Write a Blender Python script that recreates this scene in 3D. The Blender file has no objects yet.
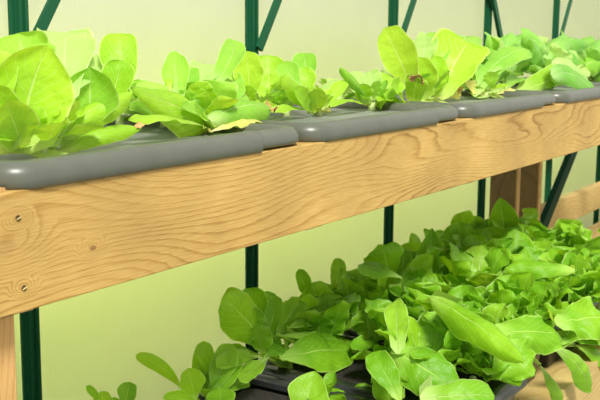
import bpy, bmesh, math, random
from mathutils import Vector, Matrix, noise as mnoise
C = bpy.context.scene.collection
PI = math.pi
# ---------------------------------------------------------------- camera
F = 1010.0; CAM = Vector((0, 0, 0.86))
PITCH = math.atan(166/F); PHI = math.atan(665*math.cos(PITCH)/F); ROLL = math.radians(0.44)
fw = Vector((math.cos(PHI)*math.cos(PITCH), math.sin(PHI)*math.cos(PITCH), -math.sin(PITCH)))
rt = Vector((math.sin(PHI), -math.cos(PHI), 0)); up = rt.cross(fw)
rt2 = rt*math.cos(ROLL) - up*math.sin(ROLL) * -1
up2 = rt2.cross(fw)
cd = bpy.data.cameras.new('camera'); cam = bpy.data.objects.new('camera', cd); C.objects.link(cam)
cd.sensor_width = 36; cd.lens = F/600*36; cd.clip_start = .02
cam.matrix_world = Matrix(((rt2.x, up2.x, -fw.x, CAM.x), (rt2.y, up2.y, -fw.y, CAM.y), (rt2.z, up2.z, -fw.z, CAM.z), (0, 0, 0, 1)))
bpy.context.scene.camera = cam
cd.dof.use_dof = True; cd.dof.focus_distance = 1.55; cd.dof.aperture_fstop = 16

def ray(px, py): return fw + rt2*((px-300)/F) + up2*((200-py)/F)
def at(px, py, D):              # the point seen there at distance D from the camera's side of the wall
    r = ray(px, py); return CAM + r*(D/r.y)
def atz(px, py, z):
    r = ray(px, py); return CAM + r*((z-CAM.z)/r.z)
def depth(p): return (p-CAM).dot(fw)

# ---------------------------------------------------------------- helpers
def tag(o, label=None, cat=None, group=None, kind=None):
    if label: o['label'] = label
    if cat: o['category'] = cat
    if group: o['group'] = group
    if kind: o['kind'] = kind
    return o
def empty(name, loc, rz=0):
    o = bpy.data.objects.new(name, None); C.objects.link(o); o.location = loc; o.rotation_euler = (0, 0, rz)
    o.empty_display_size = .03
    return o
def obj(name, bm, mat, parent=None, loc=None, smooth=False, bevel=0, keep=False):
    me = bpy.data.meshes.new(name)
    if not keep: bmesh.ops.recalc_face_normals(bm, faces=bm.faces[:])
    bm.to_mesh(me); bm.free()
    if smooth:
        for p in me.polygons: p.use_smooth = True
    o = bpy.data.objects.new(name, me); C.objects.link(o)
    if mat: me.materials.append(mat)
    if parent: o.parent = parent
    if loc is not None: o.location = loc
    if bevel:
        b = o.modifiers.new('bevel', 'BEVEL'); b.width = bevel; b.segments = 2; b.limit_method = 'ANGLE'
    return o
def box(bm, x0, x1, y0, y1, z0, z1):
    vs = [bm.verts.new((x, y, z)) for x in (x0, x1) for y in (y0, y1) for z in (z0, z1)]
    for f in ((0,1,3,2), (4,6,7,5), (0,4,5,1), (2,3,7,6), (0,2,6,4), (1,5,7,3)): bm.faces.new([vs[i] for i in f])
    return vs
def bar(bm, a, b, w, t, side=Vector((0, 1, 0))):     # rectangular bar from a to b; w in the wall plane, t along side
    d = (b-a).normalized(); s = d.cross(side).normalized()*w/2; k = side.normalized()*t/2
    vs = [bm.verts.new(p+i*s+j*k) for p in (a, b) for i, j in ((-1,-1), (1,-1), (1,1), (-1,1))]
    for f in ((0,1,2,3), (7,6,5,4), (0,4,5,1), (1,5,6,2), (2,6,7,3), (3,7,4,0)): bm.faces.new([vs[i] for i in f])
def prism(bm, pts, z0, z1):
    a = [bm.verts.new((x, y, z0)) for x, y in pts]; b = [bm.verts.new((x, y, z1)) for x, y in pts]
    n = len(pts)
    for i in range(n): bm.faces.new((a[i], a[(i+1) % n], b[(i+1) % n], b[i]))
    bm.faces.new(a[::-1]); bm.faces.new(b)

# ---------------------------------------------------------------- materials
def mat(name):
    m = bpy.data.materials.new(name); m.use_nodes = True; nt = m.node_tree; nt.nodes.clear()
    out = nt.nodes.new('ShaderNodeOutputMaterial')
    def N(t, **k):
        n = nt.nodes.new('ShaderNode'+t)
        for a, v in k.items():
            if a.startswith('i_'):
                key = a[2:]; n.inputs[int(key) if key.isdigit() else key.replace('_', ' ')].default_value = v
            else: setattr(n, a, v)
        return n
    L = lambda a, b: nt.links.new(a, b)
    return m, N, L, out
def ramp(N, stops):
    r = N('ValToRGB'); e = r.color_ramp.elements
    while len(e) < len(stops): e.new(.5)
    for i, (p, c) in enumerate(stops): e[i].position = p; e[i].color = (*c, 1) if len(c) == 3 else c
    return r
def math_(N, L, op, a, b=None, c=None):
    n = N('Math', operation=op)
    for i, v in enumerate((a, b, c)):
        if v is None: continue
        if isinstance(v, (int, float)): n.inputs[i].default_value = v
        else: L(v, n.inputs[i])
    return n.outputs[0]

def leaf_mat(name, c_lo, c_hi, c_vein, trans, tmix=.45, rough=.42, vb=.15):
    m, N, L, out = mat(name)
    uv = N('UVMap'); sep = N('SeparateXYZ'); L(uv.outputs[0], sep.inputs[0])
    U, V = sep.outputs[0], sep.outputs[1]
    au = math_(N, L, 'ABSOLUTE', math_(N, L, 'SUBTRACT', U, .5))
    nz = N('TexNoise', i_Scale=9.0, i_Detail=3.0); tc = N('TexCoord'); L(tc.outputs['Object'], nz.inputs['Vector'])
    nz2 = N('TexNoise', i_Scale=45.0, i_Detail=2.0); L(tc.outputs['Object'], nz2.inputs['Vector'])
    # side veins rise from the midrib towards the edge
    ph = math_(N, L, 'MULTIPLY_ADD', V, 9.0, math_(N, L, 'MULTIPLY', au, -7.0))
    ph = math_(N, L, 'MULTIPLY_ADD', nz2.outputs[0], .7, ph)
    sv = math_(N, L, 'PINGPONG', ph, .5)
    svl = N('MapRange', i_1=0.0, i_2=.09, i_3=1.0, i_4=0.0); L(sv, svl.inputs[0])
    midw = math_(N, L, 'MULTIPLY_ADD', V, -.028, .036)
    mid = N('MapRange', i_1=0.0, i_3=1.0, i_4=0.0); L(au, mid.inputs[0]); L(midw, mid.inputs[2])
    vein = math_(N, L, 'MAXIMUM', mid.outputs[0], math_(N, L, 'MULTIPLY', svl.outputs[0], .30))
    er = N('MapRange', i_1=.462, i_2=.5, i_3=0.0, i_4=.75); L(au, er.inputs[0]); vein = math_(N, L, 'MAXIMUM', vein, er.outputs[0])
    oi = N('ObjectInfo')
    mixf = math_(N, L, 'MULTIPLY_ADD', oi.outputs['Random'], .45, math_(N, L, 'MULTIPLY_ADD', nz.outputs[0], 1.1, -.3))
    # leaves are paler towards the stalk
    stalk = N('MapRange', i_1=.0, i_2=.3, i_3=.8, i_4=0.0); L(V, stalk.inputs[0])
    r = ramp(N, [(.05, c_lo), (.95, c_hi)]); L(mixf, r.inputs[0])
    mv = N('MixRGB'); L(math_(N, L, 'MAXIMUM', vein, stalk.outputs[0]), mv.inputs[0]); L(r.outputs[0], mv.inputs[1]); mv.inputs[2].default_value = (*c_vein, 1)
    p = N('BsdfPrincipled', i_Roughness=rough); L(mv.outputs[0], p.inputs['Base Color']); p.inputs['Specular IOR Level'].default_value = .35
    tr = N('BsdfTranslucent'); mt = N('MixRGB', blend_type='MULTIPLY'); mt.inputs[0].default_value = 1
    L(mv.outputs[0], mt.inputs[1]); mt.inputs[2].default_value = (*trans, 1); L(mt.outputs[0], tr.inputs[0])
    mx = N('MixShader'); mx.inputs[0].default_value = tmix; L(p.outputs[0], mx.inputs[1]); L(tr.outputs[0], mx.inputs[2])
    bh = math_(N, L, 'MULTIPLY_ADD', nz2.outputs[0], .8, math_(N, L, 'MULTIPLY', vein, -vb))
    bp = N('Bump', i_Strength=.8, i_Distance=.005); L(bh, bp.inputs['Height']); L(bp.outputs[0], p.inputs['Normal']); L(bp.outputs[0], tr.inputs['Normal'])
    L(mx.outputs[0], out.inputs[0]); return m
M = {}
M['bright'] = leaf_mat('lettuce_leaf_bright', (.27, .56, .02), (.50, .78, .05), (.72, .88, .30), (1.3, 1.1, .45), .40)
M['fresh'] = leaf_mat('lettuce_leaf_fresh', (.20, .50, .03), (.42, .72, .08), (.62, .80, .32), (1.3, 1.15, .5), .38)
M['pale'] = leaf_mat('lettuce_leaf_pale', (.42, .66, .15), (.58, .78, .26), (.72, .86, .42), (1.1, 1.1, .7), .45)
M['blue'] = leaf_mat('lettuce_leaf_cool', (.17, .47, .05), (.36, .68, .12), (.50, .74, .28), (1.2, 1.1, .6), .38)
M['deep'] = leaf_mat('lettuce_leaf_green', (.12, .38, .008), (.34, .64, .02), (.55, .82, .18), (1.35, 1.15, .5), .40, .44, .22)
M['deeplt'] = leaf_mat('lettuce_leaf_light_green', (.17, .45, .012), (.37, .65, .04), (.62, .80, .32), (1.3, 1.15, .5), .40, .44, .22)
M['yellow'] = leaf_mat('lettuce_leaf_yellowed', (.72, .74, .12), (.85, .82, .30), (.88, .85, .5), (1.1, 1.0, .6), .4)
def simple(name, col, rough=.5, metal=0, bump=0, bscale=60, var=0):
    m, N, L, out = mat(name)
    p = N('BsdfPrincipled', i_Roughness=rough, i_Metallic=metal); p.inputs['Base Color'].default_value = (*col, 1)
    tc = N('TexCoord'); nz = N('TexNoise', i_Scale=bscale, i_Detail=4.0); L(tc.outputs['Object'], nz.inputs['Vector'])
    if var:
        r = ramp(N, [(.3, tuple(c*(1-var) for c in col)), (.7, tuple(min(1, c*(1+var)) for c in col))]); L(nz.outputs[0], r.inputs[0]); L(r.outputs[0], p.inputs['Base Color'])
    if bump:
        b = N('Bump', i_Strength=bump, i_Distance=.002); L(nz.outputs[0], b.inputs['Height']); L(b.outputs[0], p.inputs['Normal'])
    L(p.outputs[0], out.inputs[0]); return m
M['brown'] = simple('withered_tip', (.45, .27, .10), .8, bump=.5, var=.4)
M['tray'] = simple('grey_tray_plastic', (.094, .102, .080), .34, bump=.08, bscale=25, var=.10)
M['blacktray'] = simple('black_tray_plastic', (.032, .035, .035), .28, bump=.1, bscale=30)
M['lid'] = simple('grey_lid_plastic', (.19, .20, .19), .5, bump=.15, bscale=18, var=.2)
M['soil'] = simple('dark_potting_soil', (.016, .013, .010), .95, bump=1.0, bscale=90, var=.5)
M['green'] = simple('dark_green_frame_paint', (.008, .085, .035), .5, bump=.05)
[n for n in M['green'].node_tree.nodes if n.type == 'BSDF_PRINCIPLED'][0].inputs['Specular IOR Level'].default_value = .22
M['screw'] = simple('rusty_screw', (.06, .035, .02), .5, .6, bump=.3, bscale=300)
M['straw'] = simple('dry_straw', (.75, .62, .22), .7, var=.2)
M['stem'] = simple('lettuce_stem', (.45, .55, .22), .6, var=.2)
M['hole'] = simple('screw_hole', (.10, .045, .015), .9)

def wood_mat(name, c_lt, c_mid, c_dk, axis='X', seed=0.0, knots=(), freq=16.0, greyv=0.0):
    m, N, L, out = mat(name)
    tc = N('TexCoord'); sep = N('SeparateXYZ'); L(tc.outputs['Object'], sep.inputs[0])
    X, Y, Z = sep.outputs
    al, ac = (X, Z) if axis == 'X' else (Z, X)
    def vec(a, s1, b, s2, off):
        c = N('CombineXYZ'); L(math_(N, L, 'MULTIPLY', a, s1), c.inputs[0]); L(math_(N, L, 'MULTIPLY', b, s2), c.inputs[1])
        L(math_(N, L, 'MULTIPLY_ADD', Y, s2*.5, off), c.inputs[2]); return c.outputs[0]
    n1 = N('TexNoise', i_Scale=1.0, i_Detail=1.0, i_Roughness=.35); L(vec(al, 1.9, ac, 7.5, seed), n1.inputs['Vector'])
    n2 = N('TexNoise', i_Scale=1.0, i_Detail=4.0, i_Roughness=.6); L(vec(al, 9, ac, 60, seed+3), n2.inputs['Vector'])
    n3 = N('TexNoise', i_Scale=1.0, i_Detail=3.0); L(vec(al, 30, ac, 700, seed+7), n3.inputs['Vector'])
    n4 = N('TexNoise', i_Scale=1.0, i_Detail=2.0); L(vec(al, 3, ac, 9, seed+11), n4.inputs['Vector'])
    h = math_(N, L, 'MULTIPLY_ADD', ac, 6.0, math_(N, L, 'MULTIPLY', n1.outputs[0], 1.6))
    kn = None
    for kx, kz, kr, kdark in knots:
        dx = math_(N, L, 'MULTIPLY', math_(N, L, 'SUBTRACT', al, kx), .55); dz = math_(N, L, 'SUBTRACT', ac, kz)
        d = math_(N, L, 'SQRT', math_(N, L, 'ADD', math_(N, L, 'MULTIPLY', dx, dx), math_(N, L, 'MULTIPLY', dz, dz)))
        infl = N('MapRange', i_1=0.0, i_2=kr*5.0, i_3=1.0, i_4=0.0, interpolation_type='SMOOTHSTEP'); L(d, infl.inputs[0])
        h = math_(N, L, 'MULTIPLY_ADD', infl.outputs[0], .33, h)
        k = N('MapRange', i_1=kr*.6, i_2=kr, i_3=kdark, i_4=0.0); L(d, k.inputs[0])
        kn = k.outputs[0] if kn is None else math_(N, L, 'MAXIMUM', kn, k.outputs[0])
    h = math_(N, L, 'MULTIPLY_ADD', n2.outputs[0], .07, h)
    w = math_(N, L, 'FRACT', math_(N, L, 'MULTIPLY', h, freq))
    # a growth ring: slow darkening, quick return
    r = ramp(N, [(0, (0, 0, 0)), (.6, (.15, .15, .15)), (.88, (1, 1, 1)), (1, (0, 0, 0))]); L(w, r.inputs[0])
    fine = N('MapRange', i_1=.3, i_2=.7, i_3=0.0, i_4=.35); L(n3.outputs[0], fine.inputs[0])
    amp = N('MapRange', i_1=.35, i_2=.65, i_3=.35, i_4=1.0); L(n4.outputs[0], amp.inputs[0])
    g = math_(N, L, 'ADD', math_(N, L, 'MULTIPLY', r.outputs[0], math_(N, L, 'MULTIPLY', amp.outputs[0], .62)), fine.outputs[0])
    cr = ramp(N, [(0, c_lt), (.5, c_mid), (1, c_dk)]); L(g, cr.inputs[0])
    col = cr.outputs[0]
    big = N('TexNoise', i_Scale=5.0, i_Detail=2.0); L(tc.outputs['Object'], big.inputs['Vector'])
    bl = ramp(N, [(.3, (.78, .73, .66)), (.7, (1.10, 1.08, 1.0))]); L(big.outputs[0], bl.inputs[0])
    mm = N('MixRGB', blend_type='MULTIPLY'); mm.inputs[0].default_value = 1; L(col, mm.inputs[1]); L(bl.outputs[0], mm.inputs[2]); col = mm.outputs[0]
    if kn is not None:
        mk = N('MixRGB'); L(kn, mk.inputs[0]); L(col, mk.inputs[1]); mk.inputs[2].default_value = (.22, .10, .03, 1); col = mk.outputs[0]
    p = N('BsdfPrincipled', i_Roughness=.72); L(col, p.inputs['Base Color'])
    b = N('Bump', i_Strength=.35, i_Distance=.0015); L(g, b.inputs['Height']); L(b.outputs[0], p.inputs['Normal'])
    L(p.outputs[0], out.inputs[0]); return m
BD = .79                                # the front board's distance
TOP = .701
def loc_of(px, py, D=BD): p = at(px, py, D); return p.x, p.z
kk = [(*loc_of(5, 248), .010, .25), (*loc_of(93, 248), .0035, .9), (*loc_of(18, 218), .003, .5), (*loc_of(24, 288), .003, .5)]
M['pine'] = wood_mat('pine_board', (.54, .37, .125), (.40, .245, .06), (.16, .075, .012), 'X', 1.7, kk, 14.0)
M['pine2'] = wood_mat('pine_rail', (.56, .44, .19), (.45, .32, .11), (.28, .17, .05), 'X', 8.3, (), 12.0)
M['leg'] = wood_mat('pine_leg', (.58, .37, .15), (.48, .28, .10), (.28, .15, .04), 'Z', 4.1, (), 12.0)
M['legshade'] = wood_mat('shaded_leg', (.24, .155, .075), (.17, .10, .045), (.08, .045, .02), 'Z', 6.1, (), 12.0)  # darker copy of the leg wood; the side face's shade is in the colour

def panel_mat():
    m, N, L, out = mat('twinwall_polycarbonate')
    tc = N('TexCoord'); sep = N('SeparateXYZ'); L(tc.outputs['Object'], sep.inputs[0])
    rib = math_(N, L, 'PINGPONG', math_(N, L, 'MULTIPLY', sep.outputs[0], 100.0), .5)
    rl = N('MapRange', i_1=0.0, i_2=.12, i_3=.95, i_4=1.0); L(rib, rl.inputs[0])
    nz = N('TexNoise', i_Scale=2.5, i_Detail=3.0); L(tc.outputs['Object'], nz.inputs['Vector'])
    v = math_(N, L, 'MULTIPLY', rl.outputs[0], math_(N, L, 'MULTIPLY_ADD', nz.outputs[0], .12, .90))
    c = N('MixRGB', blend_type='MULTIPLY'); c.inputs[0].default_value = 1; c.inputs[1].default_value = (.985, .98, .92, 1); L(v, c.inputs[2])
    g = N('BsdfRefraction', i_Roughness=.45, i_IOR=1.25); L(c.outputs[0], g.inputs[0])
    t = N('BsdfTranslucent'); L(c.outputs[0], t.inputs[0])
    gl = N('BsdfGlossy', i_Roughness=.25); gl.inputs[0].default_value = (.9, .9, .9, 1)
    m1 = N('MixShader'); m1.inputs[0].default_value = .22; L(g.outputs[0], m1.inputs[1]); L(t.outputs[0], m1.inputs[2])
    m2 = N('MixShader'); m2.inputs[0].default_value = .05; L(m1.outputs[0], m2.inputs[1]); L(gl.outputs[0], m2.inputs[2])
    L(m2.outputs[0], out.inputs[0]); return m
M['panel'] = panel_mat()
def gravel_mat():
    m, N, L, out = mat('gravel_ground'); tc = N('TexCoord')
    v = N('TexVoronoi', i_Scale=70.0); L(tc.outputs['Object'], v.inputs['Vector'])
    r = ramp(N, [(0, (.10, .10, .09)), (.5, (.28, .28, .25)), (1, (.55, .54, .50))]); s = N('SeparateXYZ'); L(v.outputs['Color'], s.inputs[0]); L(s.outputs[0], r.inputs[0])
    p = N('BsdfPrincipled', i_Roughness=.85); L(r.outputs[0], p.inputs['Base Color'])
    b = N('Bump', i_Strength=1.0, i_Distance=.01, invert=True); L(v.outputs['Distance'], b.inputs['Height']); L(b.outputs[0], p.inputs['Normal'])
    L(p.outputs[0], out.inputs[0]); return m
M['gravel'] = gravel_mat()
def stone_mat():
    m, N, L, out = mat('gravel_stone'); g = N('NewGeometry'); r = ramp(N, [(0, (.12, .12, .11)), (.5, (.33, .33, .30)), (1, (.62, .61, .57))]); L(g.outputs['Random Per Island'], r.inputs[0])
    p = N('BsdfPrincipled', i_Roughness=.8); L(r.outputs[0], p.inputs['Base Color']); L(p.outputs[0], out.inputs[0]); return m
M['stone'] = stone_mat()
def lawn_mat():
    m, N, L, out = mat('sunlit_lawn'); tc = N('TexCoord'); nz = N('TexNoise', i_Scale=1.3, i_Detail=4.0); L(tc.outputs['Object'], nz.inputs['Vector'])
    r = ramp(N, [(.35, (.44, .60, .07)), (.65, (.58, .70, .12))]); L(nz.outputs[0], r.inputs[0])
    p = N('BsdfPrincipled', i_Roughness=.9); L(r.outputs[0], p.inputs['Base Color']); L(p.outputs[0], out.inputs[0]); return m
M['lawn'] = lawn_mat()

# ---------------------------------------------------------------- setting
WD = 1.40
bm = bmesh.new(); box(bm, -1.5, 9, -1.5, WD+.03, -.12, -.07); tag(obj('floor', bm, M['gravel']), kind='structure')
bm = bmesh.new(); box(bm, -40, 60, WD+.05, 60, -.16, -.09); tag(obj('lawn', bm, M['lawn']), kind='structure')
bm = bmesh.new(); box(bm, -1.5, 9, WD-.03, WD+.05, -.07, -.045); tag(obj('trim_kerb', bm, M['pine2']), kind='structure')
post_x = []
x1 = at(20, 0, WD-.008).x; x5 = at(557, 0, WD-.008).x
sp = (x5-x1)/4
def post(i, x):
    bm = bmesh.new()
    # T-shaped glazing bar with grooves and side lips
    pts = [(-.019,.012),(-.019,.004),(-.012,.004),(-.012,-.004),(-.008,-.004),(-.008,-.016),(-.004,-.016),(-.004,-.010),(.001,-.010),(.001,-.022),(.006,-.022),(.006,-.006),(.013,-.006),(.013,.004),(.016,.004),(.016,.012)]
    prism(bm, [(a*1.22, b*.5+.006) for a, b in pts], -.045, 1.9)
    o = obj(f'trim_{i}', bm, M['green'], loc=(x, WD-.014, 0)); tag(o, kind='structure'); return o
for i in range(-1, 9):
    x = x1 + i*sp
    p = post(i+2, x)
    if i in (0, 1, 2, 4, 5):
        bm = bmesh.new(); bar(bm, Vector((.004, -.009, .825)), Vector((.004+.52, -.009, 1.60)), .021, .008)
        obj('brace', bm, M['green'], p)
    if i == 3:
        a = at(486, -40, WD-.03); b = at(503, 50, WD-.03)
        q = Vector((x, WD-.014, 0))
        bm = bmesh.new(); bar(bm, a-q, b-q, .022, .012); obj('brace', bm, M['green'], p)
for i in range(-1, 8):
    x = x1 + i*sp
    bm = bmesh.new(); box(bm, x+.004, x+sp-.004, WD, WD+.008, -.045, 1.9)
    tag(obj(f'window_{i+2}', bm, M['panel']), kind='structure')

# ---------------------------------------------------------------- wooden bench
bench = empty('plant_bench', (1.5, 1.0, 0)); tag(bench, 'long pine plant bench with a knotty front board and low lower shelf', 'bench')
O = Vector((1.5, 1.0, 0))
def part(name, bm, m, parent=bench, **k):
    o = obj(name, bm, m, parent, **k)
    if parent is bench: o.location = -O
    return o
XA, XB = at(-60, 200, BD).x, 6.0
BH = .127
bm = bmesh.new(); box(bm, XA, XB, BD, BD+.04, TOP-BH, TOP); front = part('front_board', bm, M['pine'], bevel=.002)
bm = bmesh.new(); box(bm, XA, XB, 1.20, 1.235, TOP-BH, TOP); part('back_board', bm, M['pine2'], bevel=.002)
bm = bmesh.new(); box(bm, at(541, 220, 1.2).x, XB, 1.20, 1.235, .16, .26); part('lower_rail', bm, M['pine2'], bevel=.002)
bm = bmesh.new(); box(bm, XA, XB,   .655, .69, -.07, .087); part('lower_rail', bm, M['pine2'], bevel=.002)
bm = bmesh.new()
for k in range(5): box(bm, XA, XB, .655+k*.110, .655+k*.110+.101, .088, .106)
part('lower_shelf', bm, M['pine2'])
# legs
xl = at(16, 340, BD+.04).x
def leg(xa, xb, ya, yb, m): bm = bmesh.new(); box(bm, xa, xb, ya, yb, -.07, (.087 if ya < .7 else TOP-.004)); return part('leg', bm, m, bevel=.0015)
leg(xl-.09, xl, BD+.041, BD+.08, M['leg'])
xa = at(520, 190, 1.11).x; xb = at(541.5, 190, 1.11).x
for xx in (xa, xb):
    bm = bmesh.new(); box(bm, xx-.024, xx, 1.116, 1.199, .107, TOP-BH-.001); lg = part('leg', bm, M['legshade'], bevel=.0015); lg['label'] = 'brown plank leg with shade painted into its side'
    bm = bmesh.new(); box(bm, xx-.024, xx, 1.110, 1.1155, .107, TOP-BH-.001); obj('lit_leg_edge', bm, M['leg'], lg)  # front slice of the same plank, painted lighter as its lit edge
for xx in (XA+.02, 4.6): leg(xx, xx+.09, 1.236, 1.27, M['leg'])
for xx in (4.6,): leg(xx, xx+.09, BD+.041, BD+.08, M['leg'])
for k in range(9):
    x = XA+.1+k*.6
    bm = bmesh.new(); box(bm, x, x+.045, BD+.041, 1.199, TOP-BH-.015, TOP-BH+.001); part('cross_rail', bm, M['pine2'])
# screws in the board
for px, py in ((18, 218), (24, 288)):
    p = at(px, py, BD)
    bm = bmesh.new(); bmesh.ops.create_cone(bm, cap_ends=True, segments=16, radius1=.0032, radius2=.0026, depth=.0016, matrix=Matrix.Translation(p+Vector((0, -.0006, 0))) @ Matrix.Rotation(PI/2, 4, 'X'))
    s = part('screw', bm, M['screw']); s['label'] = 'rusty screw sunk into the board'
    bm = bmesh.new(); bar(bm, p+Vector((-.003, -.0016, -.001)), p+Vector((.003, -.0016, .001)), .001, .0006)
    d = obj('screw_slot', bm, M['straw'], s)
p = at(93, 248, BD)
# green brace running down beside the far leg
br = bmesh.new(); bar(br, at(579, 135, 1.16), at(528, 262, 1.16), .046, .02)
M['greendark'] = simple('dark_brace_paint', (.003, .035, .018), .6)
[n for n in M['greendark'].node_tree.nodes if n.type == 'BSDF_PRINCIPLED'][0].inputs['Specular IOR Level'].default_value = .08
o = part('brace', br, M['greendark']); o['label'] = 'dark green metal brace beside the far leg'
# bench end piece at the left
bm = bmesh.new(); pe = at(6, 188, BD+.005); box(bm, XA, pe.x, BD+.006, BD+.05, TOP+.0002, TOP+.004); part('packing_strip', bm, M['leg'])

# ---------------------------------------------------------------- trays
def rrect(x0, x1, y0, y1, r, n=6):
    pts = []
    for cx, cy, a0 in ((x1-r, y0+r, -90), (x1-r, y1-r, 0), (x0+r, y1-r, 90), (x0+r, y0+r, 180)):
        for k in range(n+1):
            a = math.radians(a0+90*k/n); pts.append((cx+r*math.cos(a), cy+r*math.sin(a)))
    return pts
def dense(pts, step=.012):
    out = []
    for i, p in enumerate(pts):
        q = pts[(i+1) % len(pts)]; d = math.hypot(q[0]-p[0], q[1]-p[1]); k = max(1, int(d/step))
        for j in range(k): out.append((p[0]+(q[0]-p[0])*j/k, p[1]+(q[1]-p[1])*j/k))
    return out
def tray_bm(w, d, prof, r=.045, cornerlen=.125, cap=.0035):
    bm = bmesh.new(); base = dense(rrect(-w/2, w/2, -d/2, d/2, r))
    if cap:
        nb = []
        for i, a in enumerate(base):
            b = base[(i+1) % len(base)]; nb.append(a)
            for xc in ((w/2-cornerlen-.001, w/2-cornerlen+.001) if b[0] > a[0] else (w/2-cornerlen+.001, w/2-cornerlen-.001)):
                if (a[0]-xc)*(b[0]-xc) < 0: nb.append((xc, a[1]))
        base = nb
    loops = []
    for off, z in prof:
        lp = []
        for x, y in base:
            # thicker corner caps
            ex = -cap if x > w/2-cornerlen else 0
            # offset along outward direction of the rounded rectangle
            cx = max(-w/2+r, min(w/2-r, x)); cy = max(-d/2+r, min(d/2-r, y))
            nx, ny = x-cx, y-cy; l = math.hypot(nx, ny) or 1
            o = off+ex if off > -.02 else off
            rr = max(r+o, .004)
            lp.append(bm.verts.new((cx+nx/l*rr, cy+ny/l*rr, z+(.0035 if ex and z < .006 and off > -.02 else 0)-(.0012 if ex and z > .01 else 0))))
        loops.append(lp)
    n = len(base)
    for a, b in zip(loops, loops[1:]):
        for i in range(n): bm.faces.new((a[i], a[(i+1) % n], b[(i+1) % n], b[i]))
    bm.faces.new(loops[0][::-1])
    return bm
RIM = .028
rim_prof = [(-.052, -.12), (-.047, -.001), (-.004, -.001), (-.001, .002), (0, .008), (0, .015), (-.003, .021), (-.008, .0258), (-.015, RIM), (-.024, .0275), (-.031, .024), (-.036, .018), (-.038, .008)]
def lid_bm(w, d, off, z, r, t=.003):
    bm = bmesh.new(); pts = rrect(-w/2-off, w/2+off, -d/2-off, d/2+off, r); prism(bm, pts, z-t, z); return bm
TP = .55
xe1 = at(299, 135, BD-.004).x+.036
def upper_tray(k, label):
    x1_ = xe1+k*TP; w = TP-.009 if k else TP+.016; d = .40
    t = empty('seedling_tray', (x1_-w/2, BD-.006+d/2, TOP+.0006)); tag(t, label, 'tray', 'grey trays on the bench top')
    t.rotation_euler.z = (0, .004, -.003, .002, 0, 0, 0)[k+1]
    rim = obj('tray_shell', tray_bm(w, d, rim_prof), M['tray'], t, smooth=True)
    lid = obj('tray_lid', lid_bm(w, d, -.041, .012, .012), M['lid'], t, smooth=False)
    return t
upper_tray(0, 'grey tray at the left end of the bench, nearest tray with the largest lettuces')
upper_tray(1, 'grey tray second along the bench top, holding small upright lettuces')
upper_tray(2, 'grey tray third along the bench top, under the big spoon leaved lettuce')
upper_tray(3, 'grey tray fourth along the bench top, hidden under drooping cool green leaves')
upper_tray(4, 'farthest grey tray on the bench top at the right edge')

# ---------------------------------------------------------------- lettuce
def bez(a, b, c, s): return a*(1-s)**2 + b*(2*s*(1-s)) + c*s*s
def leaf_bm(bm, base, tip, width, nrm, bow=0., lift=.12, cup=.25, rolled=0., ruf=.10, peak=.62, basew=.16, pt=2.0, curl=0., seed=0, blister=.0035, twist=0., crown=None, NU=14, NV=22, shift=0.):
    rnd = random.Random(seed); ph = rnd.uniform(0, 7); ph2 = rnd.uniform(0, 7); so = Vector((seed*1.37 % 50, seed*.77 % 31, 3.1))
    uvl = bm.loops.layers.uv.verify()
    ax = tip-base; Ln = ax.length; axn = ax.normalized()
    n0 = (nrm - axn*nrm.dot(axn)).normalized(); s0 = axn.cross(n0)
    ctrl = (base+tip)/2 + s0*bow*Ln + n0*lift*Ln
    rows = []
    for j in range(NV+1):
        s = j/NV
        p = bez(base, ctrl, tip, s); d = ((ctrl-base)*(1-s) + (tip-ctrl)*s).normalized()
        nn = (n0 - d*n0.dot(d)).normalized()
        if twist: nn = Matrix.Rotation(twist*s, 3, d) @ nn
        sd = d.cross(nn).normalized()
        if s < peak:
            q = s/peak; q = q*q*(3-2*q); h = basew+(1-basew)*q
        else:
            q = (s-peak)/(1-peak); h = max(0.0, 1-q**pt)**(1/pt)
        if j == NV: h = .03
        h *= width/2*min(1, .3+s*9)
        p = p - n0*curl*Ln*max(0, s-.55)**2*2.2
        row = []
        for i in range(NU+1):
            u = -1+2*i/NU; au = abs(u)
            sg = 1 if u > 0 else -1
            edge = h*(1+.07*math.sin(9*s+ph*sg)*au + .05*mnoise.noise(Vector((s*6, sg*3, ph))))
            off = cup*edge*u*u - rolled*edge*au**4 + shift*edge*u
            off += ruf*width*.5*au**3*(math.sin(13*s+ph2+sg*1.7+1.5*math.sin(5*s+ph))+.45*math.sin(29*s+ph*2+sg))*min(1, s*2.2)*(h/(width/2))**.5
            off -= .018*width*math.exp(-(u/.13)**2)*(1-s*.7)
            q = p + sd*edge*(u*(1-.12*abs(cup)*au-.22*max(0, rolled)*au**3)) + nn*off
            bl = mnoise.noise(q*75+so)*.35 + mnoise.noise(q*38+so)*.6 + mnoise.noise(q*17+so)
            q = q + nn*blister*bl*min(1, s*3)
            row.append(bm.verts.new(q))
        rows.append(row)
    for j in range(NV):
        for i in range(NU):
            f = bm.faces.new((rows[j][i], rows[j][i+1], rows[j+1][i+1], rows[j+1][i]))
            for lp, (ii, jj) in zip(f.loops, ((i, j), (i+1, j), (i+1, j+1), (i, j+1))): lp[uvl].uv = (ii/NU, jj/NV)
    if crown is not None and (crown-base).length > .008:
        m = (crown+base)/2 - n0*.004; pr = None
        for j in range(7):
            s = j/6; p = bez(crown, m, base, s); wd = max(.0035, width*basew*.5)
            cur = [bm.verts.new(p+s0*wd*a+n0*b*.004) for a, b in ((-1, .5), (0, -.7), (1, .5))]
            if pr:
                for i in range(2):
                    f = bm.faces.new((pr[i], pr[i+1], cur[i+1], cur[i]))
                    for lp, (ii, jj) in zip(f.loops, ((i, j-1), (i+1, j-1), (i+1, j), (i, j))): lp[uvl].uv = (.4+.1*ii, .01*jj)
            pr = cur
SEED = [11]
UPV = Vector((0, 0, 1))
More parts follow.
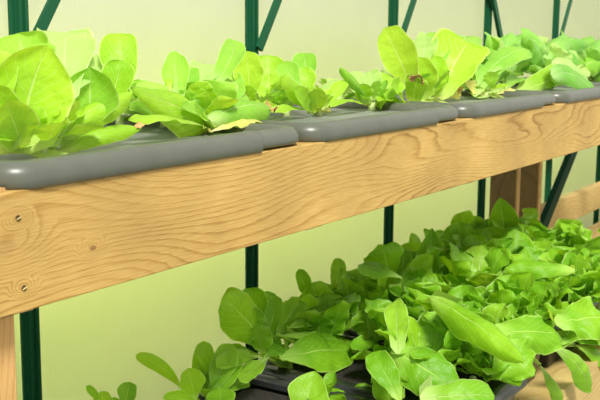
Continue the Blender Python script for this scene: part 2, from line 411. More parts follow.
def nrm_at(p, el=.5, roll=0.):          # normal towards the viewer's side, tipped up by el, turned by roll about the vertical
    c = (CAM-p); c.z = 0; c.normalize(); c = Matrix.Rotation(roll, 3, 'Z') @ c
    return (c+UPV*el).normalized()
def add_leaf(plant, crown, base, tip, width, m, nrm, **k):
    SEED[0] += 1
    bm = bmesh.new()
    leaf_bm(bm, base, tip, width, nrm, seed=SEED[0], crown=crown, **k)
    o = obj('leaf', bm, M[m], plant, smooth=True, keep=True); o.location = -plant.location
    return o
def rosette(plant, crown, n, ln, mats, seed, wr=.62, elev=(.25, 1.2), a0=0, a1=2*PI, **k):
    r = random.Random(seed)
    for i in range(n):
        a = a0+(a1-a0)*(i+r.uniform(-.3, .3))/n; e = r.uniform(*elev); L_ = ln*r.uniform(.75, 1.15)
        dr = Vector((math.cos(a)*math.cos(e), math.sin(a)*math.cos(e), math.sin(e)))
        base = crown+Vector((math.cos(a), math.sin(a), .3))*.010
        nn = Vector((-math.cos(a)*math.sin(e), -math.sin(a)*math.sin(e), math.cos(e)))
        kw = dict(lift=r.uniform(-.18, -.02), cup=r.uniform(.1, .45), ruf=r.uniform(.08, .2), curl=r.uniform(0, .35), twist=r.uniform(-.5, .5), blister=.004, bow=r.uniform(-.12, .12))
        kw.update(k)
        add_leaf(plant, None, base, base+dr*L_, L_*wr*r.uniform(.85, 1.15), r.choice(mats), nn, **kw)
def stem(plant, crown, h=.03):
    bm = bmesh.new(); bmesh.ops.create_cone(bm, cap_ends=True, segments=12, radius1=.009, radius2=.006, depth=h, matrix=Matrix.Translation(crown+Vector((0, 0, -h/2+.004))))
    o = obj('stem', bm, M['stem'], plant, smooth=True); o.location = -plant.location
def plant(px, py, D, label, leaves, group, zc, x=None, mat0='bright', hearts=5, hl=.07, hm=('bright', 'fresh'), zoff=.0, el=.45, hk={}):
    """leaves: (base px, base py, tip px, tip py, width px, tip D change, options)"""
    g = at(px, py, D); crown = Vector((g.x, D, zc+.012))
    e = empty('lettuce_plant', (crown.x, crown.y, zc)); tag(e, label, 'lettuce', group)
    stem(e, crown, .02)
    for L_ in leaves:
        bx, by, tx, ty, w = L_[:5]; dd = L_[5] if len(L_) > 5 else 0; o = dict(L_[6]) if len(L_) > 6 else {}
        bd = o.pop('bd', 0.0); m = o.pop('m', mat0); el_ = o.pop('el', el); rl = o.pop('roll', 0.0)
        b = at(bx, by, D+bd); t = at(tx, ty, D+bd+dd)
        if b.z < zc+.006: b = Vector((b.x, b.y, zc+.006))
        wm = w*depth((b+t)/2)/F
        tipc = o.pop('brown', 0)
        lf = add_leaf(e, crown, b, t, wm, m, nrm_at((b+t)/2, el_, rl), **o)
        if tipc:
            bm = bmesh.new()
            d = (t-b).normalized(); nn = nrm_at(t, el_, rl)
            leaf_bm(bm, t-d*.012, t+d*.004+nn*.002, wm*tipc, nn, seed=SEED[0]+500, ruf=.6, cup=.5, NU=8, NV=8, blister=.006, basew=.7)
            q = obj('withered_tip', bm, M['brown'], lf, smooth=True, keep=True)
    if hearts: rosette(e, crown+Vector((0, 0, .004)), hearts+4, hl*1.15, hm, int(px*7+py), **{**dict(elev=(.3, 1.15)), **hk})
    return e
ZU = TOP+.0132
GU = 'lettuces in the bench top trays'
d = dict
# -- upper row
plant(42, 148, .90, 'large bright lettuce at the left end of the bench top with one huge upright leaf', [
  (34,100, 18,33, 66, .03, d(m='fresh', cup=.5, ruf=.16, pt=2.2, peak=.7, lift=-.05)),
  (62,105, 66,32, 62, .05, d(m='pale', cup=.3, ruf=.14, peak=.78, basew=.5, pt=3)),
  (8,110, -3,50, 34, .02, d(m='bright', cup=.3)),
  (32,110, 23,50, 40, .00, d(m='bright', cup=.2, pt=1.5, ruf=.05, peak=.5, basew=.4)),
  (55,115, 88,52, 34, .02, d(m='pale', cup=-.3, ruf=.1, roll=-.4)),
  (90,132, 90,67, 62, -.01, d(m='fresh', cup=.75, ruf=.05, pt=2.4, lift=-.1, peak=.6, basew=.3)),
  (104,112, 97,54, 24, .05, d(m='pale', cup=.2)),
  (120,108, 120,33, 40, .03, d(m='bright', cup=.25, ruf=.05, pt=2.3, peak=.66, basew=.25)),
  (108,118, 122,60, 34, -.01, d(m='bright', cup=.3, ruf=.08, peak=.7)),
  (60,138, 133,92, 34, -.03, d(m='bright', cup=-.5, ruf=.06, rolled=.5, peak=.55, bow=-.10, basew=.5, el=.9)),
  (58,150, 142,128, 26, -.04, d(m='bright', cup=-.3, ruf=.10, rolled=.3, peak=.5, bow=-.05, basew=.5, pt=1.6, el=1.2, brown=.25)),
  (22,154, 48,46, 92, -.03, d(m='bright', cup=.4, ruf=.08, pt=1.5, peak=.58, basew=.6, lift=-.12, bow=-.10, roll=.2)),
  (4,152, -14,84, 60, -.02, d(m='bright', cup=.35, ruf=.1, basew=.5)),
  (20,148, 6,100, 44, -.05, d(m='bright', cup=.3, ruf=.1, basew=.5)),
  (20,150, -12,136, 20, -.03, d(m='bright', cup=.6, ruf=.1, bow=.2)),
  (50,145, 62,100, 26, -.01, d(m='bright', cup=.4)),
], GU, ZU, hearts=5, hl=.06)
plant(120, 125, 1.10, 'small lettuce half hidden between the two nearest large lettuces on the bench top', [
  (150,112, 128,86, 24, .0, d(m='fresh')), (160,118, 178,100, 20, .0, d(m='fresh')), (150,118, 116,104, 18, 0, d(m='pale')),
], GU, ZU, hearts=7, hl=.055, hm=('fresh', 'pale'))
plant(203, 124, .95, 'spreading lettuce second from the left on the bench top with rolled front leaf', [
  (178,105, 174,51, 30, .04, d(m='fresh', cup=.5, ruf=.08, pt=1.4, peak=.5, basew=.4)),
  (195,105, 206,64, 34, .05, d(m='pale', cup=.3, ruf=.15)),
  (185,108, 190,68, 26, .04, d(m='fresh', cup=.3)),
  (178,92, 136,86, 26, .03, d(m='fresh', cup=-.5, rolled=.3, el=.9, bow=.1)),
  (170,92, 168,69, 14, .04, d(m='bright', cup=-.4)),
  (212,88, 234,40, 27, .05, d(m='fresh', cup=.35, ruf=.05, pt=1.9, bow=.12, peak=.55, basew=.4)),
  (205,112, 155,104, 32, .01, d(m='pale', cup=-.3, el=.9)),
  (208,122, 207,80, 66, -.01, d(m='fresh', cup=.35, ruf=.22, pt=3, peak=.8, basew=.3)),
  (206,115, 218,76, 30, .02, d(m='pale', cup=.4, ruf=.2)),
  (208,120, 190,88, 24, -.01, d(m='bright', cup=.4, ruf=.1)),
  (210,120, 271,108, 40, -.0, d(bd=-.05, m='fresh', cup=-.5, ruf=.06, rolled=.3, pt=2.4, peak=.55, bow=-.10, basew=.5, el=.6, brown=.4)),
  (208,118, 245,92, 26, .01, d(m='fresh', cup=-.3, ruf=.1, el=.8)),
  (214,124, 131,87, 50, -.05, d(m='bright', cup=-.35, ruf=.06, rolled=.25, pt=1.5, peak=.42, bow=-.07, basew=.4, el=.4)),
  (210,128, 180,108, 22, -.05, d(m='fresh', cup=.4)),
  (212,122, 246,104, 34, -.0, d(bd=-.03, m='fresh', cup=-.2, ruf=.15, el=.8)),
  (200,124, 150,112, 26, -.0, d(bd=-.03, m='fresh', cup=-.2, ruf=.1, el=.8)),
  (205,112, 190,84, 34, 0, d(bd=0, m='bright', ruf=.15)),
  (212,108, 238,84, 30, 0, d(bd=.02, m='fresh', ruf=.12)),
  (212,131, 262,122, 13, -.0, d(bd=-.06, m='yellow', cup=-.3, ruf=.3, pt=2, basew=.4, el=1.4)),
  (205,127, 128,120, 16, -.0, d(bd=-.06, m='bright', cup=-.3, ruf=.3, el=1.4)),
], GU, ZU, hearts=6, hl=.055)
plant(256, 112, 1.06, 'lettuce with three upright yellow green leaves behind the second lettuce', [
  (250,102, 247,51, 30, 0, d(m='bright', cup=.2, ruf=.06, pt=2.4, peak=.62, basew=.4)),
  (270,108, 268,55, 36, .02, d(m='bright', cup=.3, ruf=.07, pt=2.2, peak=.6, basew=.4)),
  (282,100, 281,62, 24, .05, d(m='fresh', cup=.3)),
  (240,100, 226,74, 28, .03, d(m='fresh', cup=.3)),
  (268,112, 292,96, 22, -.02, d(m='fresh', cup=-.2, el=.8)),
], GU, ZU, hearts=5, hl=.05)
plant(318, 112, .97, 'neat small lettuce rosette in the second bench top tray', [
  (312,88, 306,53, 26, .05, d(m='fresh', cup=.3, ruf=.04, pt=2., bow=-.12)),
  (302,90, 281,64, 22, .06, d(m='fresh', cup=.3, ruf=.05)),
  (310,100, 301,68, 24, .02, d(m='bright', cup=.25, ruf=.05, pt=2.3)),
  (308,112, 281,76, 18, -.01, d(m='bright', cup=-.3, ruf=.04, pt=2)),
  (312,114, 294,88, 20, -.02, d(m='bright', cup=.2, ruf=.04)),
  (322,112, 340,80, 24, .01, d(m='pale', cup=-.4, ruf=.04, bow=-.15)),
  (324,114, 347,82, 15, -.01, d(m='bright', cup=.3, ruf=.04, bow=-.1)),
  (317,116, 316,88, 21, -.03, d(m='bright', cup=.2, ruf=.04, pt=2.4)),
  (312,116, 270,112, 14, -.01, d(m='bright', cup=.2, el=1.1)),
  (330,115, 318,108, 8, -.02, d(m='yellow', cup=.2, el=1.1)),
], GU, ZU, hearts=3, hl=.03)
plant(372, 106, .96, 'lettuce just left of the big spoon leaved lettuce, with a rolled slanting leaf', [
  (368,100, 340,68, 13, .0, d(m='fresh', cup=-.6, ruf=.03, rolled=.3)),
  (362,100, 352,72, 20, .04, d(m='pale', cup=.2)),
  (372,102, 372,70, 20, .03, d(m='pale', cup=.3, ruf=.2)),
  (388,100, 392,70, 22, .05, d(m='pale', cup=.3, ruf=.2)),
  (376,104, 394,80, 34, -.01, d(m='bright', cup=.3, ruf=.08, peak=.7)),
  (366,104, 360,84, 20, -.0, d(m='bright', cup=.3)),
  (376,110, 400,100, 22, -.02, d(m='bright', cup=.3, el=.9)),
  (370,112, 330,107, 11, -.02, d(m='bright', cup=.2, el=1.1)),
  (378,108, 386,98, 16, -.03, d(m='bright', cup=.3, ruf=.1)),
], GU, ZU, hearts=4, hl=.035)
plant(428, 100, .955, 'tall lettuce with big round upright leaves in the third bench top tray', [
  (440,80, 437,32, 30, .08, d(m='fresh', cup=.3, ruf=.1, peak=.7)),
  (420,80, 427,35, 26, .08, d(m='pale', cup=.3, ruf=.25)),
  (460,72, 478,36, 28, .08, d(m='fresh', cup=-.4, ruf=.05, bow=-.1)),
  (446,70, 455,36, 24, .10, d(m='pale', cup=.3)),
  (412,88, 384,28, 38, .02, d(m='bright', cup=.3, ruf=.04, pt=2.5, peak=.68, basew=.5)),
  (422,100, 417,57, 36, -.0, d(m='bright', cup=.3, ruf=.05, pt=2.4, peak=.6, basew=.5)),
  (440,100, 468,42, 58, -.01, d(m='bright', cup=.35, ruf=.10, pt=3, peak=.72, basew=.4, bow=-.05)),
  (436,100, 436,56, 28, .01, d(m='bright', cup=.3)),
  (412,110, 418,77, 24, -.03, d(m='bright', cup=-.2, ruf=.08, pt=3, peak=.7, basew=.6, brown=.7)),
  (402,108, 392,85, 26, -.03, d(m='bright', cup=.3, ruf=.08)),
  (396,108, 378,102, 14, -.03, d(m='bright', cup=.3, el=1)),
  (450,100, 462,90, 12, -.03, d(m='yellow', cup=-.4, ruf=.4, el=1., brown=.6)),
], GU, ZU, hearts=5, hl=.05)
plant(486, 96, .93, 'lettuce with one long slanting leaf and a short yellow green leaf in the third tray', [
  (474,96, 530,49, 26, -.01, d(m='fresh', cup=-.25, ruf=.05, pt=2.6, peak=.7, basew=.45, bow=-.12)),
  (486,75, 509,50, 22, .05, d(m='fresh', cup=-.4, bow=.15)),
  (478,86, 486,66, 22, .04, d(m='fresh', cup=.3)),
  (516,92, 566,70, 30, -.02, d(m='bright', cup=.2, ruf=.04, pt=3, peak=.6, basew=.5, bow=.12)),
  (505,90, 520,78, 18, .02, d(m='fresh', cup=.3)),
  (480,95, 465,84, 16, .02, d(m='yellow', cup=.3, el=.9)),
  (495,96, 520,90, 10, -.02, d(m='yellow', cup=-.4, ruf=.3, el=1.2)),
], GU, ZU, hearts=4, hl=.04)
hb = d(lift=.05, cup=-.45, m='blue', peak=.6, ruf=.14, pt=1.9, basew=.4, rolled=.2, blister=.005)
plant(505, 92, 1.09, 'cool green lettuce with drooping leaves behind the long slanting leaf', [
  (508,60, 487,36, 27, .0, hb), (505,55, 484,50, 25, -.02, d(hb, m='fresh')), (500,62, 512,32, 32, .02, hb), (512,60, 535,34, 30, 0, d(hb, bow=-.2)),
  (505,70, 478,66, 25, -.04, hb), (518,60, 556,58, 27, -.05, d(hb, bow=-.35)), (508,60, 500,40, 30, -.03, d(hb, m='pale')), (500,80, 490,58, 25, -.05, hb),
  (520,55, 548,38, 22, -.02, d(hb, m='pale', bow=-.2))
], GU, ZU, hearts=6, hl=.09, hm=('blue', 'pale'))
plant(552, 88, 1.0, 'cool green lettuce drooping over the gap past the third tray', [
  (545,58, 566,34, 27, .02, hb), (548,50, 522,32, 25, .04, hb), (556,50, 590,44, 21, -.02, d(hb, bow=-.2)), (545,62, 533,42, 27, -.02, hb),
  (556,60, 580,66, 27, -.05, d(hb, bow=-.3)), (552,66, 560,48, 30, -.03, d(hb, m='pale')), (552,76, 598,95, 35, -.04, d(hb, bd=-.17, bow=-.22, cup=-.2, m='blue')), (556,68, 590,84, 32, -.03, d(hb, bd=-.14, bow=-.3, m='pale')),
  (560,72, 590,76, 22, -.08, d(hb, bow=-.25, m='pale')), (548,78, 536,66, 25, -.05, hb), (560,65, 576,52, 25, -.03, d(hb, m='pale')),
], GU, ZU, hearts=7, hl=.08, hm=('blue', 'pale'))
plant(592, 86, 1.0, 'cool green lettuce at the right edge of the bench top', [
  (590,60, 606,38, 30, 0, hb), (585,55, 566,40, 25, .02, hb), (590,60, 612,52, 25, -.02, d(hb, bow=-.2)), (585,64, 574,52, 27, -.02, d(hb, m='fresh')),
  (580,72, 606,62, 25, -.05, d(hb, bow=-.3, m='fresh')), (592,76, 612,82, 25, -.08, d(hb, bow=-.25)), (590,70, 596,50, 27, -.03, hb),
], GU, ZU, hearts=7, hl=.08, hm=('blue', 'fresh'))
plant(575, 86, 1.12, 'cool green lettuce in the back of the far tray against the glazing', [
  (570,58, 560,38, 30, 0, hb), (575,55, 592,36, 27, 0, hb), (575,58, 545,45, 25, 0, hb)], GU, ZU, hearts=7, hl=.09, hm=('blue',))

plant(338, 106, 1.08, 'low pale lettuce at the back between the neat rosette and the slanting rolled leaf', [
  (338,100, 326,84, 20, 0, d(m='fresh')), (338,100, 350,86, 20, 0, d(m='pale')), (340,104, 360,96, 16, -.03, d(m='fresh')), (336,104, 318,96, 16, -.03, d(m='fresh'))],
  GU, ZU, hearts=5, hl=.05, hm=('fresh', 'pale'))
plant(165, 118, 1.04, 'low lettuce peeking out behind the rolled front leaf on the bench top', [
  (160,112, 146,92, 26, 0, d(m='fresh')), (165,112, 172,86, 26, 0, d(m='pale')), (160,116, 130,108, 20, -.03, d(m='fresh')), (165,118, 190,110, 20, -.03, d(m='bright'))],
  GU, ZU, hearts=6, hl=.06, hm=('fresh', 'bright'))
plant(286, 112, 1.02, 'tiny lettuce left of the neat rosette near the rim of the second bench top tray', [
  (284,108, 272,94, 16, 0, d(m='fresh')), (286,108, 292,90, 16, 0, d(m='pale')), (284,112, 262,108, 14, -.04, d(m='bright'))],
  GU, ZU, hearts=4, hl=.035, hm=('fresh', 'pale'))
plant(462, 98, 1.03, 'low lettuce behind the base of the tall round leaved lettuce', [
  (462,94, 452,78, 20, 0, d(m='fresh')), (464,94, 476,78, 20, 0, d(m='fresh')), (464,97, 484,92, 14, -.04, d(m='bright'))],
  GU, ZU, hearts=6, hl=.06, hm=('fresh', 'blue'))
# -- lower trays
ZL = .214
GL = 'lettuces in the lower trays'
def pz(px, py, z): return atz(px, py, z).y
def low(px, py, label, leaves, hearts=7, hl=.085, D=None, hm=('deep', 'deep', 'deeplt'), el=.8, hk={}, seedn=0):
    """crown given where it would show at a height of .27; leaf ends each at a height of their own"""
    g = atz(px, py, .235) if D is None else at(px, py, D)
    if hearts >= 8: hearts = int(hearts*1.9); hl *= 1.45; hk = {**dict(wr=.58, ruf=.3, blister=.008, twist=.0, curl=.3), **hk}
    crown = Vector((g.x, min(max(g.y, .72), 1.05), ZL+.006)); D = crown.y
    e = empty('lettuce_plant', (crown.x, crown.y, ZL)); tag(e, label, 'lettuce', GL)
    stem(e, crown, .02)
    for L_ in leaves:
        bx, by, tx, ty, w = L_[:5]; o = dict(L_[5]) if len(L_) > 5 else {}
        bd = o.pop('bd', 0.0); dd = o.pop('dd', 0.0); m = o.pop('m', 'deep'); el_ = o.pop('el', el); rl = o.pop('roll', 0.0)
        Db = min(D+bd, WD-.06); Dt = min(D+bd+dd, WD-.05)
        zz = o.pop('z', None)
        b = at(bx, by, Db); t = at(tx, ty, Dt)
        if zz: b = atz(bx, by, zz[0]); t = atz(tx, ty, zz[1])
        wm = w*depth((b+t)/2)/F
        add_leaf(e, crown, b, t, wm, m, nrm_at((b+t)/2, el_, rl), **o)
    if hearts: rosette(e, crown+Vector((0, 0, .01)), hearts, hl, hm, int(px*3+py), **{**dict(elev=(.35, 1.25)), **hk})
    return e
S = d(cup=.2, ruf=.05, pt=2.2, blister=.002)
low(97, 404, 'tiny lettuce at the lower left corner beyond the first lower tray', [
  (100,402, 86,386, 9, S), (104,412, 102,391, 19, S), (124,410, 130,382, 20, S), (112,408, 118,398, 10, S)], hearts=3, hl=.03)
low(200, 396, 'small upright lettuce at the lower left with a long arching leaf', [
  (182,390, 136,355, 15, d(S, bow=.12, cup=-.3, el=.4)),
  (204,398, 203,341, 25, d(S, bd=.02, bow=.05)),
  (210,398, 230,344, 27, d(S, bow=.05, bd=-.02, m='deeplt')),
  (196,400, 188,368, 26, d(S, bd=-.03)),
  (215,400, 238,356, 22, d(S, bd=-.03)),
  (200,404, 163,398, 16, d(S, bd=-.03, cup=.4)),
  (206,404, 250,384, 13, d(S, bd=-.03, m='deeplt', bow=-.1)),
  (222,412, 220,388, 30, d(S, bd=-.05)),
  (212,376, 197,354, 8, d(S, bd=.0)),
], hearts=5, hl=.05)
R = d(cup=.2, ruf=.12, pt=2.3, blister=.006)
low(262, 352, 'lettuce with a large round leaf turned left in the back of the first lower tray', [
  (262,350, 222,298, 48, d(R, cup=-.25, bow=.08, ruf=.06, basew=.3)),
  (262,335, 245,289, 36, d(R, bd=.04)),
  (264,335, 268,291, 26, d(R, bd=.04, m='deeplt', ruf=.2)),
  (258,340, 250,308, 26, d(R, bd=-.0, ruf=.4, m='deeplt')),
  (268,345, 277,296, 19, d(R, bd=-.01, cup=.4, ruf=.05)),
  (262,354, 258,325, 26, d(R, bd=-.02, ruf=.3)),
  (285,338, 330,300, 30, d(R, bd=.02, cup=-.3)),
  (275,340, 300,300, 26, d(R, bd=.03, m='deeplt')),
  (262,358, 216,368, 22, d(R, bd=-.03, m='deeplt', el=1.4, cup=.4, ruf=.15)),
  (268,358, 240,382, 20, d(R, bd=-.05, el=1.2, m='deeplt')),
  (264,358, 282,348, 22, d(R, bd=-.03, el=1.2)),
  (262,356, 218,354, 20, d(R, bd=.01, el=1.2, m='deep')),
], hearts=7, hl=.06)
low(318, 345, 'lettuce with a broad veined leaf hanging over the first lower tray', [
  (280,358, 352,350, 50, d(R, bd=-.05, dd=-.02, cup=-.2, ruf=.10, pt=1.7, peak=.55, el=.7, m='deep')),
  (278,335, 372,352, 20, d(R, bd=-.02, dd=-.03, cup=-.5, ruf=.05, pt=1.5, peak=.5)),
  (288,328, 350,312, 34, d(R, bd=.0, cup=-.3)),
  (308,300, 299,269, 15, d(R, bd=.10, ruf=.04)),
  (320,315, 312,283, 34, d(R, bd=.07, ruf=.18)),
  (318,325, 300,300, 26, d(R, bd=.03)),
  (330,325, 332,293, 28, d(R, bd=.03, ruf=.2)),
  (334,300, 340,258, 16, d(R, bd=.12, ruf=.4, m='deeplt')),
  (342,305, 352,270, 26, d(R, bd=.10, ruf=.4, m='deeplt')),
  (330,330, 360,318, 24, d(R, bd=-.03, el=1.1)),
  (345,345, 385,350, 18, d(R, bd=-.04, el=1.2, m='deeplt')),
], hearts=8, hl=.08)
low(385, 300, 'lettuce with rounded leaves rising at the back of the second lower tray', [
  (392,284, 382,247, 44, d(R, bd=.0, cup=-.35, dd=.0)),
  (402,290, 404,250, 22, d(R, bd=.01, ruf=.05, cup=.4)),
  (402,278, 357,264, 20, d(R, z=(.38,.38), cup=-.5, m='deeplt')),
  (385,305, 378,268, 30, d(R, bd=-.02)),
  (405,295, 398,278, 40, d(R, bd=-.04, cup=-.4)),
  (372,310, 362,280, 30, d(R, bd=-.0, ruf=.25, m='deeplt')),
  (380,335, 375,296, 30, d(R, bd=-.05, ruf=.2)),
  (400,330, 410,300, 34, d(R, bd=-.06, cup=-.4, m='deeplt')),
  (350,325, 350,290, 28, d(R, bd=.03, ruf=.25)),
  (370,345, 366,308, 34, d(R, bd=-.08, ruf=.2, m='deeplt')),
], hearts=9, hl=.10)
low(425, 275, 'lettuce with a pointed triangular leaf at the back of the lower trays', [
  (428,262, 411,236, 18, d(R, bd=.05, cup=-.4, ruf=.03)),
  (430,280, 432,228, 30, d(R, bd=.0, pt=1.2, peak=.5, cup=.4, ruf=.05)),
  (438,275, 425,255, 34, d(R, bd=-.04, ruf=.25, m='deeplt')),
  (445,290, 440,262, 32, d(R, bd=-.06, ruf=.3, m='deeplt')),
  (420,285, 407,266, 26, d(R, bd=-.03, ruf=.1)),
  (448,255, 455,228, 30, d(R, bd=.04, cup=-.5, ruf=.05, pt=3)),
  (450,285, 458,255, 30, d(R, bd=-.03, ruf=.2)),
  (415,300, 390,292, 24, d(R, bd=-.08, m='deeplt')),
], hearts=9, hl=.10)
low(468, 262, 'curly lettuce at the back of the lower trays left of the far leg', [
  (468,240, 462,212, 26, d(R, bd=.07, cup=-.35)),
  (478,245, 474,216, 20, d(R, bd=.06, m='deeplt', ruf=.3)),
  (480,255, 484,225, 26, d(R, bd=.02, ruf=.2)),
  (475,270, 468,242, 28, d(R, bd=-.02, ruf=.3, m='deeplt')),
  (485,275, 490,250, 30, d(R, bd=-.05, ruf=.2)),
  (460,280, 452,262, 26, d(R, bd=-.04, ruf=.2, m='deeplt')),
  (490,258, 494,234, 24, d(R, bd=.0, ruf=.1)),
], hearts=9, hl=.10)
low(510, 258, 'tall lettuce peaking in front of the far bench leg', [
  (505,242, 500,198, 34, d(R, bd=.01, pt=1.3, peak=.5, cup=.2, ruf=.06)),
  (512,245, 494,226, 28, d(R, bd=-.01, cup=-.2)),
  (510,262, 508,228, 44, d(R, bd=-.04, cup=-.3, pt=2.5)),
  (520,265, 540,250, 24, d(R, bd=-.05, cup=-.4)),
  (530,250, 532,226, 24, d(R, bd=.02, cup=-.3)),
  (516,280, 500,262, 30, d(R, bd=-.08, m='deeplt')),
  (495,268, 478,262, 22, d(R, bd=-.06, m='deeplt')),
], hearts=9, hl=.10)
low(560, 262, 'spreading lettuce right of the far leg with a broad drooping leaf', [
  (560,255, 556,230, 26, d(R, bd=.02, m='deeplt')),
  (568,250, 582,232, 26, d(R, bd=.04, cup=-.4)),
  (560,262, 604,248, 28, d(R, bd=-.03, cup=-.35, bow=-.1)),
  (575,270, 505,268, 26, d(R, z=(.36,.36), cup=-.5, ruf=.12, pt=1.8, basew=.4, blister=.008)),
  (565,275, 600,275, 30, d(R, bd=-.09, ruf=.15, m='deeplt')),
  (548,262, 545,240, 26, d(R, bd=-.01, cup=-.2)),
  (540,258, 520,246, 20, d(R, bd=-.01)),
  (590,262, 600,244, 26, d(R, bd=.03)),
], hearts=9, hl=.10)
low(545, 300, 'lettuce in the middle right of the lower trays with furrowed leaves', [
  (545,315, 540,278, 44, d(R, bd=-.0, ruf=.2, m='deeplt')),
  (530,310, 500,292, 34, d(R, bd=-.02, ruf=.1)),
  (560,310, 590,290, 36, d(R, bd=-.02, ruf=.2, m='deep')),
  (555,322, 612,318, 48, d(R, z=(.345,.34), basew=.4, blister=.009, ruf=.25, cup=-.3, pt=1.7)),
  (545,330, 520,305, 34, d(R, bd=-.04, ruf=.2)),
  (560,325, 565,298, 30, d(R, bd=-.04, ruf=.2, m='deeplt')),
  (545,340, 505,318, 34, d(R, bd=-.06, m='deeplt')),
], hearts=10, hl=.10)
low(478, 305, 'lettuce with one long folded leaf crossing the middle of the lower trays', [
  (430,296, 524,362, 38, d(R, z=(.385,.325), cup=-.45, ruf=.12, pt=1.5, peak=.5, basew=.5, rolled=.3, blister=.009, m='deep')),
  (478,300, 455,282, 30, d(R, bd=.03, ruf=.2)),
  (485,300, 495,272, 34, d(R, bd=.02, ruf=.2, m='deeplt')),
  (470,315, 440,305, 34, d(R, bd=-.0, ruf=.15)),
  (490,320, 515,300, 34, d(R, bd=-.01, cup=-.3, m='deeplt')),
  (465,330, 452,300, 28, d(R, bd=-.03, ruf=.3)),
  (460,340, 490,360, 26, d(R, bd=-.08, ruf=.2, m='deeplt', el=1.1)),
], hearts=10, hl=.10)
low(432, 322, 'lettuce with leaves fanning left in the second lower tray', [
  (440,325, 405,300, 30, d(R, bd=.0, ruf=.15, cup=-.3)),
  (435,335, 395,325, 34, d(R, bd=-.03, ruf=.15, m='deeplt')),
  (430,335, 425,300, 28, d(R, bd=.0, ruf=.2)),
  (440,345, 420,322, 30, d(R, bd=-.04, ruf=.2)),
  (425,350, 460,345, 30, d(R, bd=-.06, ruf=.2)),
  (398,354, 396,300, 26, d(R, z=(.31,.37), ruf=.25, basew=.5, pt=1.4, m='deeplt', blister=.008)),
], hearts=10, hl=.09)
low(400, 352, 'front lettuce with a broad leaf pointing down right in the second lower tray', [
  (392,350, 462,394, 56, d(R, z=(.31,.255), cup=-.35, ruf=.2, pt=1.5, peak=.45, basew=.35, blister=.009, m='deep')),
  (395,375, 372,352, 26, d(R, bd=-.02, ruf=.2)),
  (400,360, 385,335, 26, d(R, bd=-.0, m='deeplt')),
  (392,420, 384,364, 32, d(R, bd=-.10, ruf=.15, pt=1.6)),
  (400,400, 372,352, 28, d(R, z=(.26,.32), ruf=.2, basew=.4, m='deep')),
  (440,355, 462,382, 16, d(R, bd=-.06, m='deeplt', cup=-.3)),
], hearts=8, hl=.08)
low(322, 400, 'lettuce at the bottom edge in front of the first lower tray with a pointed leaf', [
  (302,420, 315,371, 46, d(R, bd=.0, pt=1.3, peak=.5, cup=.25, ruf=.05, m='deep')),
  (325,412, 345,390, 30, d(R, bd=-.0, cup=-.3)),
  (360,418, 365,383, 24, d(R, bd=-.02)),
  (340,415, 332,395, 24, d(R, bd=-.02)),
], hearts=4, hl=.05, D=.88)
low(455, 398, 'lettuce at the bottom edge with a flat squared leaf', [
  (420,398, 494,396, 36, d(R, z=(.29,.29), cup=-.25, ruf=.04, pt=3.5, peak=.6, basew=.6, el=.7, m='deeplt')),
  (455,400, 430,380, 26, d(R, bd=-.0)),
  (470,385, 505,358, 14, d(R, bd=.02, m='deeplt', cup=-.4, bow=-.1)),
  (455,380, 500,352, 16, d(R, bd=.05, cup=-.4, bow=-.2)),
], hearts=5, hl=.06, D=.80)
low(555, 345, 'front lettuce at the lower right with leaves hanging over the tray edge', [
  (492,332, 564,336, 42, d(R, z=(.34,.315), cup=-.3, ruf=.25, pt=2.0, peak=.6, basew=.5, blister=.009, m='deep')),
  (500,345, 532,376, 56, d(R, z=(.32,.27), cup=-.3, ruf=.25, blister=.009, pt=1.6, peak=.35, basew=.5, m='deep')),
  (552,345, 592,392, 26, d(R, bd=-.06, dd=-.05, cup=-.3, ruf=.10, pt=1.8, bow=-.08, m='deeplt')),
  (540,365, 562,408, 15, d(R, bd=-.08, dd=-.02, cup=-.3, ruf=.05, m='deeplt')),
  (575,345, 612,370, 24, d(R, bd=-.03, dd=-.04, cup=-.3, ruf=.05)),
  (555,345, 600,335, 34, d(R, bd=-.02, cup=-.2, ruf=.15)),
  (560,350, 575,320, 34, d(R, bd=-.02, m='deeplt', ruf=.2)),
  (535,350, 525,320, 34, d(R, bd=-.02, ruf=.2)),
], hearts=7, hl=.08)
low(590, 300, 'lettuce at the right edge of the lower trays', [
  (590,310, 585,280, 34, d(R, bd=.02, ruf=.2)),
  (600,320, 612,290, 34, d(R, bd=0, m='deeplt')),
  (595,330, 560,315, 34, d(R, bd=-.03, ruf=.2)),
  (600,345, 585,325, 34, d(R, bd=-.05, ruf=.2, m='deeplt')),
], hearts=9, hl=.09)
# random leafy neighbours between them
for q, (px, py, lb) in enumerate(((452,345,'leafy lettuce above the flat squared leaf at the bottom edge'), (478,372,'small leafy lettuce beside the tray corner at the lower right'), (430,378,'leafy lettuce between the two broad leaves at the bottom edge'),
        (530,325,'ruffled lettuce behind the leaves that hang over the tray corner'), (480,285,'dense lettuce left of the furrowed middle right leaves'), (540,272,'leafy lettuce at the foot of the green brace'), (420,300,'dense lettuce in front of the triangular leaf'), (572,300,'dense lettuce right of the furrowed leaves'),
        (350,322,'ruffled lettuce between the broad veined leaf and the rounded leaves behind'), (455,290,'curly lettuce between the triangular leaf and the long folded leaf'), (520,285,'leafy lettuce below the tall peaked lettuce by the far leg'),
        (500,335,'curled lettuce under the end of the long folded leaf'), (585,275,'leafy lettuce beneath the broad drooping leaf at the right edge'), (392,322,'dense lettuce left of the fanning leaves'))):
    low(px, py, lb, [], hearts=11, hl=.088, hk=dict(elev=(.3, 1.4), wr=.6))
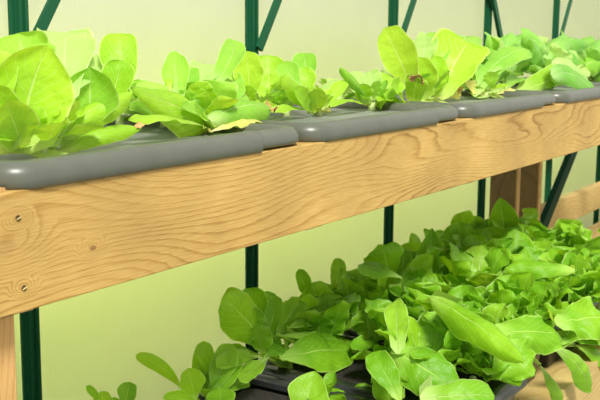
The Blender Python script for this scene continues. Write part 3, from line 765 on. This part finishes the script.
# lower trays
def lower_tray(x0, x1, y0, y1, label, rz=0):
    t = empty('black_tray', ((x0+x1)/2, (y0+y1)/2, .1066), rz); tag(t, label, 'tray', 'black trays on the lower shelf')
    w, dd = x1-x0, y1-y0; H = .12
    pr = [(-.035, 0), (-.018, H-.022), (-.002, H-.022), (0, H-.018), (-.001, H-.006), (-.006, H), (-.040, H+.001), (-.046, H-.003), (-.050, H-.012)]
    obj('tray_shell', tray_bm(w, dd, pr, r=.04, cap=0), M['blacktray'], t, smooth=True)
    bm = bmesh.new(); prism(bm, rrect(-w/2+.050, w/2-.050, -dd/2+.050, dd/2-.050, .02), H-.03, H-.0125); obj('potting_soil', bm, M['soil'], t)
    return t
p0 = atz(250, 367, .227); xx = p0.x
lower_tray(xx-.30, xx-.012, .66, 1.10, 'black tray at the left end of the lower shelf with small lettuces')
pe = atz(547, 378, .227).x+.03
lower_tray(xx-.004, pe, .635, 1.10, 'black tray with its rounded corner showing at the lower right')
for k, nm in enumerate(('black tray just past the one with its corner showing, buried in lettuce', 'black tray under the broad drooping leaf at the right edge', 'farthest black tray on the lower shelf behind the hanging leaves')):
    lower_tray(pe+.01+k*.33, pe+.01+k*.33+.322, .70, 1.10, nm)
# straws along the front edge
for i, (px, py, a, lb) in enumerate(((77,178,.5,'short yellow straw on the board edge below the largest lettuce'), (124,171,-.3,'tiny straw sticking up from the board edge nearest the first tray corner'), (88,177,.1,'thin straw lying on the board edge at the left'), (168,166,.9,'pale straw standing by the first tray near its raised corner'))):
    p = at(px, py, BD-.001); p.z = max(p.z, TOP+.0015)
    bm = bmesh.new(); q = p+Vector((math.cos(a)*.012, -.002, abs(math.sin(a))*.008+.001)); bar(bm, p, q, .0016, .0012)
    tag(obj('straw', bm, M['straw']), lb, 'straw', 'bits of straw on the board edge')
# loose gravel in view
bm = bmesh.new(); rg = random.Random(5)
g0 = atz(590, 395, -.07)
for i in range(1400):
    x = g0.x+rg.uniform(-.9, 1.2); y = rg.uniform(.28, .68); s = rg.uniform(.005, .012)
    mt = Matrix.Translation((x, y, s*.4-.07)) @ Matrix.Rotation(rg.uniform(0, 6), 4, 'Z') @ Matrix.Diagonal((s, s*rg.uniform(.6, 1), s*rg.uniform(.5, .8), 1))
    bmesh.ops.create_icosphere(bm, subdivisions=1, radius=1, matrix=mt)
tag(obj('gravel', bm, M['stone'], smooth=False), 'grey loose gravel on the ground in front of the lower shelf', 'gravel', kind='stuff')


# ---------------------------------------------------------------- light
w = bpy.data.worlds.new('world'); bpy.context.scene.world = w; w.use_nodes = True
bg = w.node_tree.nodes['Background']; bg.inputs[0].default_value = (1.0, .985, .90, 1); bg.inputs[1].default_value = .80
sl = bpy.data.lights.new('sun', 'SUN'); so = bpy.data.objects.new('sun', sl); C.objects.link(so)
sl.energy = 3.9; sl.angle = math.radians(14); sl.color = (1, .97, .88)
so.rotation_euler = Vector((-.45, -.55, .8)).to_track_quat('Z', 'Y').to_euler()
sc = bpy.context.scene
sc.view_settings.view_transform = 'Standard'; sc.view_settings.look = 'None'; sc.view_settings.exposure = 0.34; sc.view_settings.gamma = 1
sc.view_settings.use_curve_mapping = False
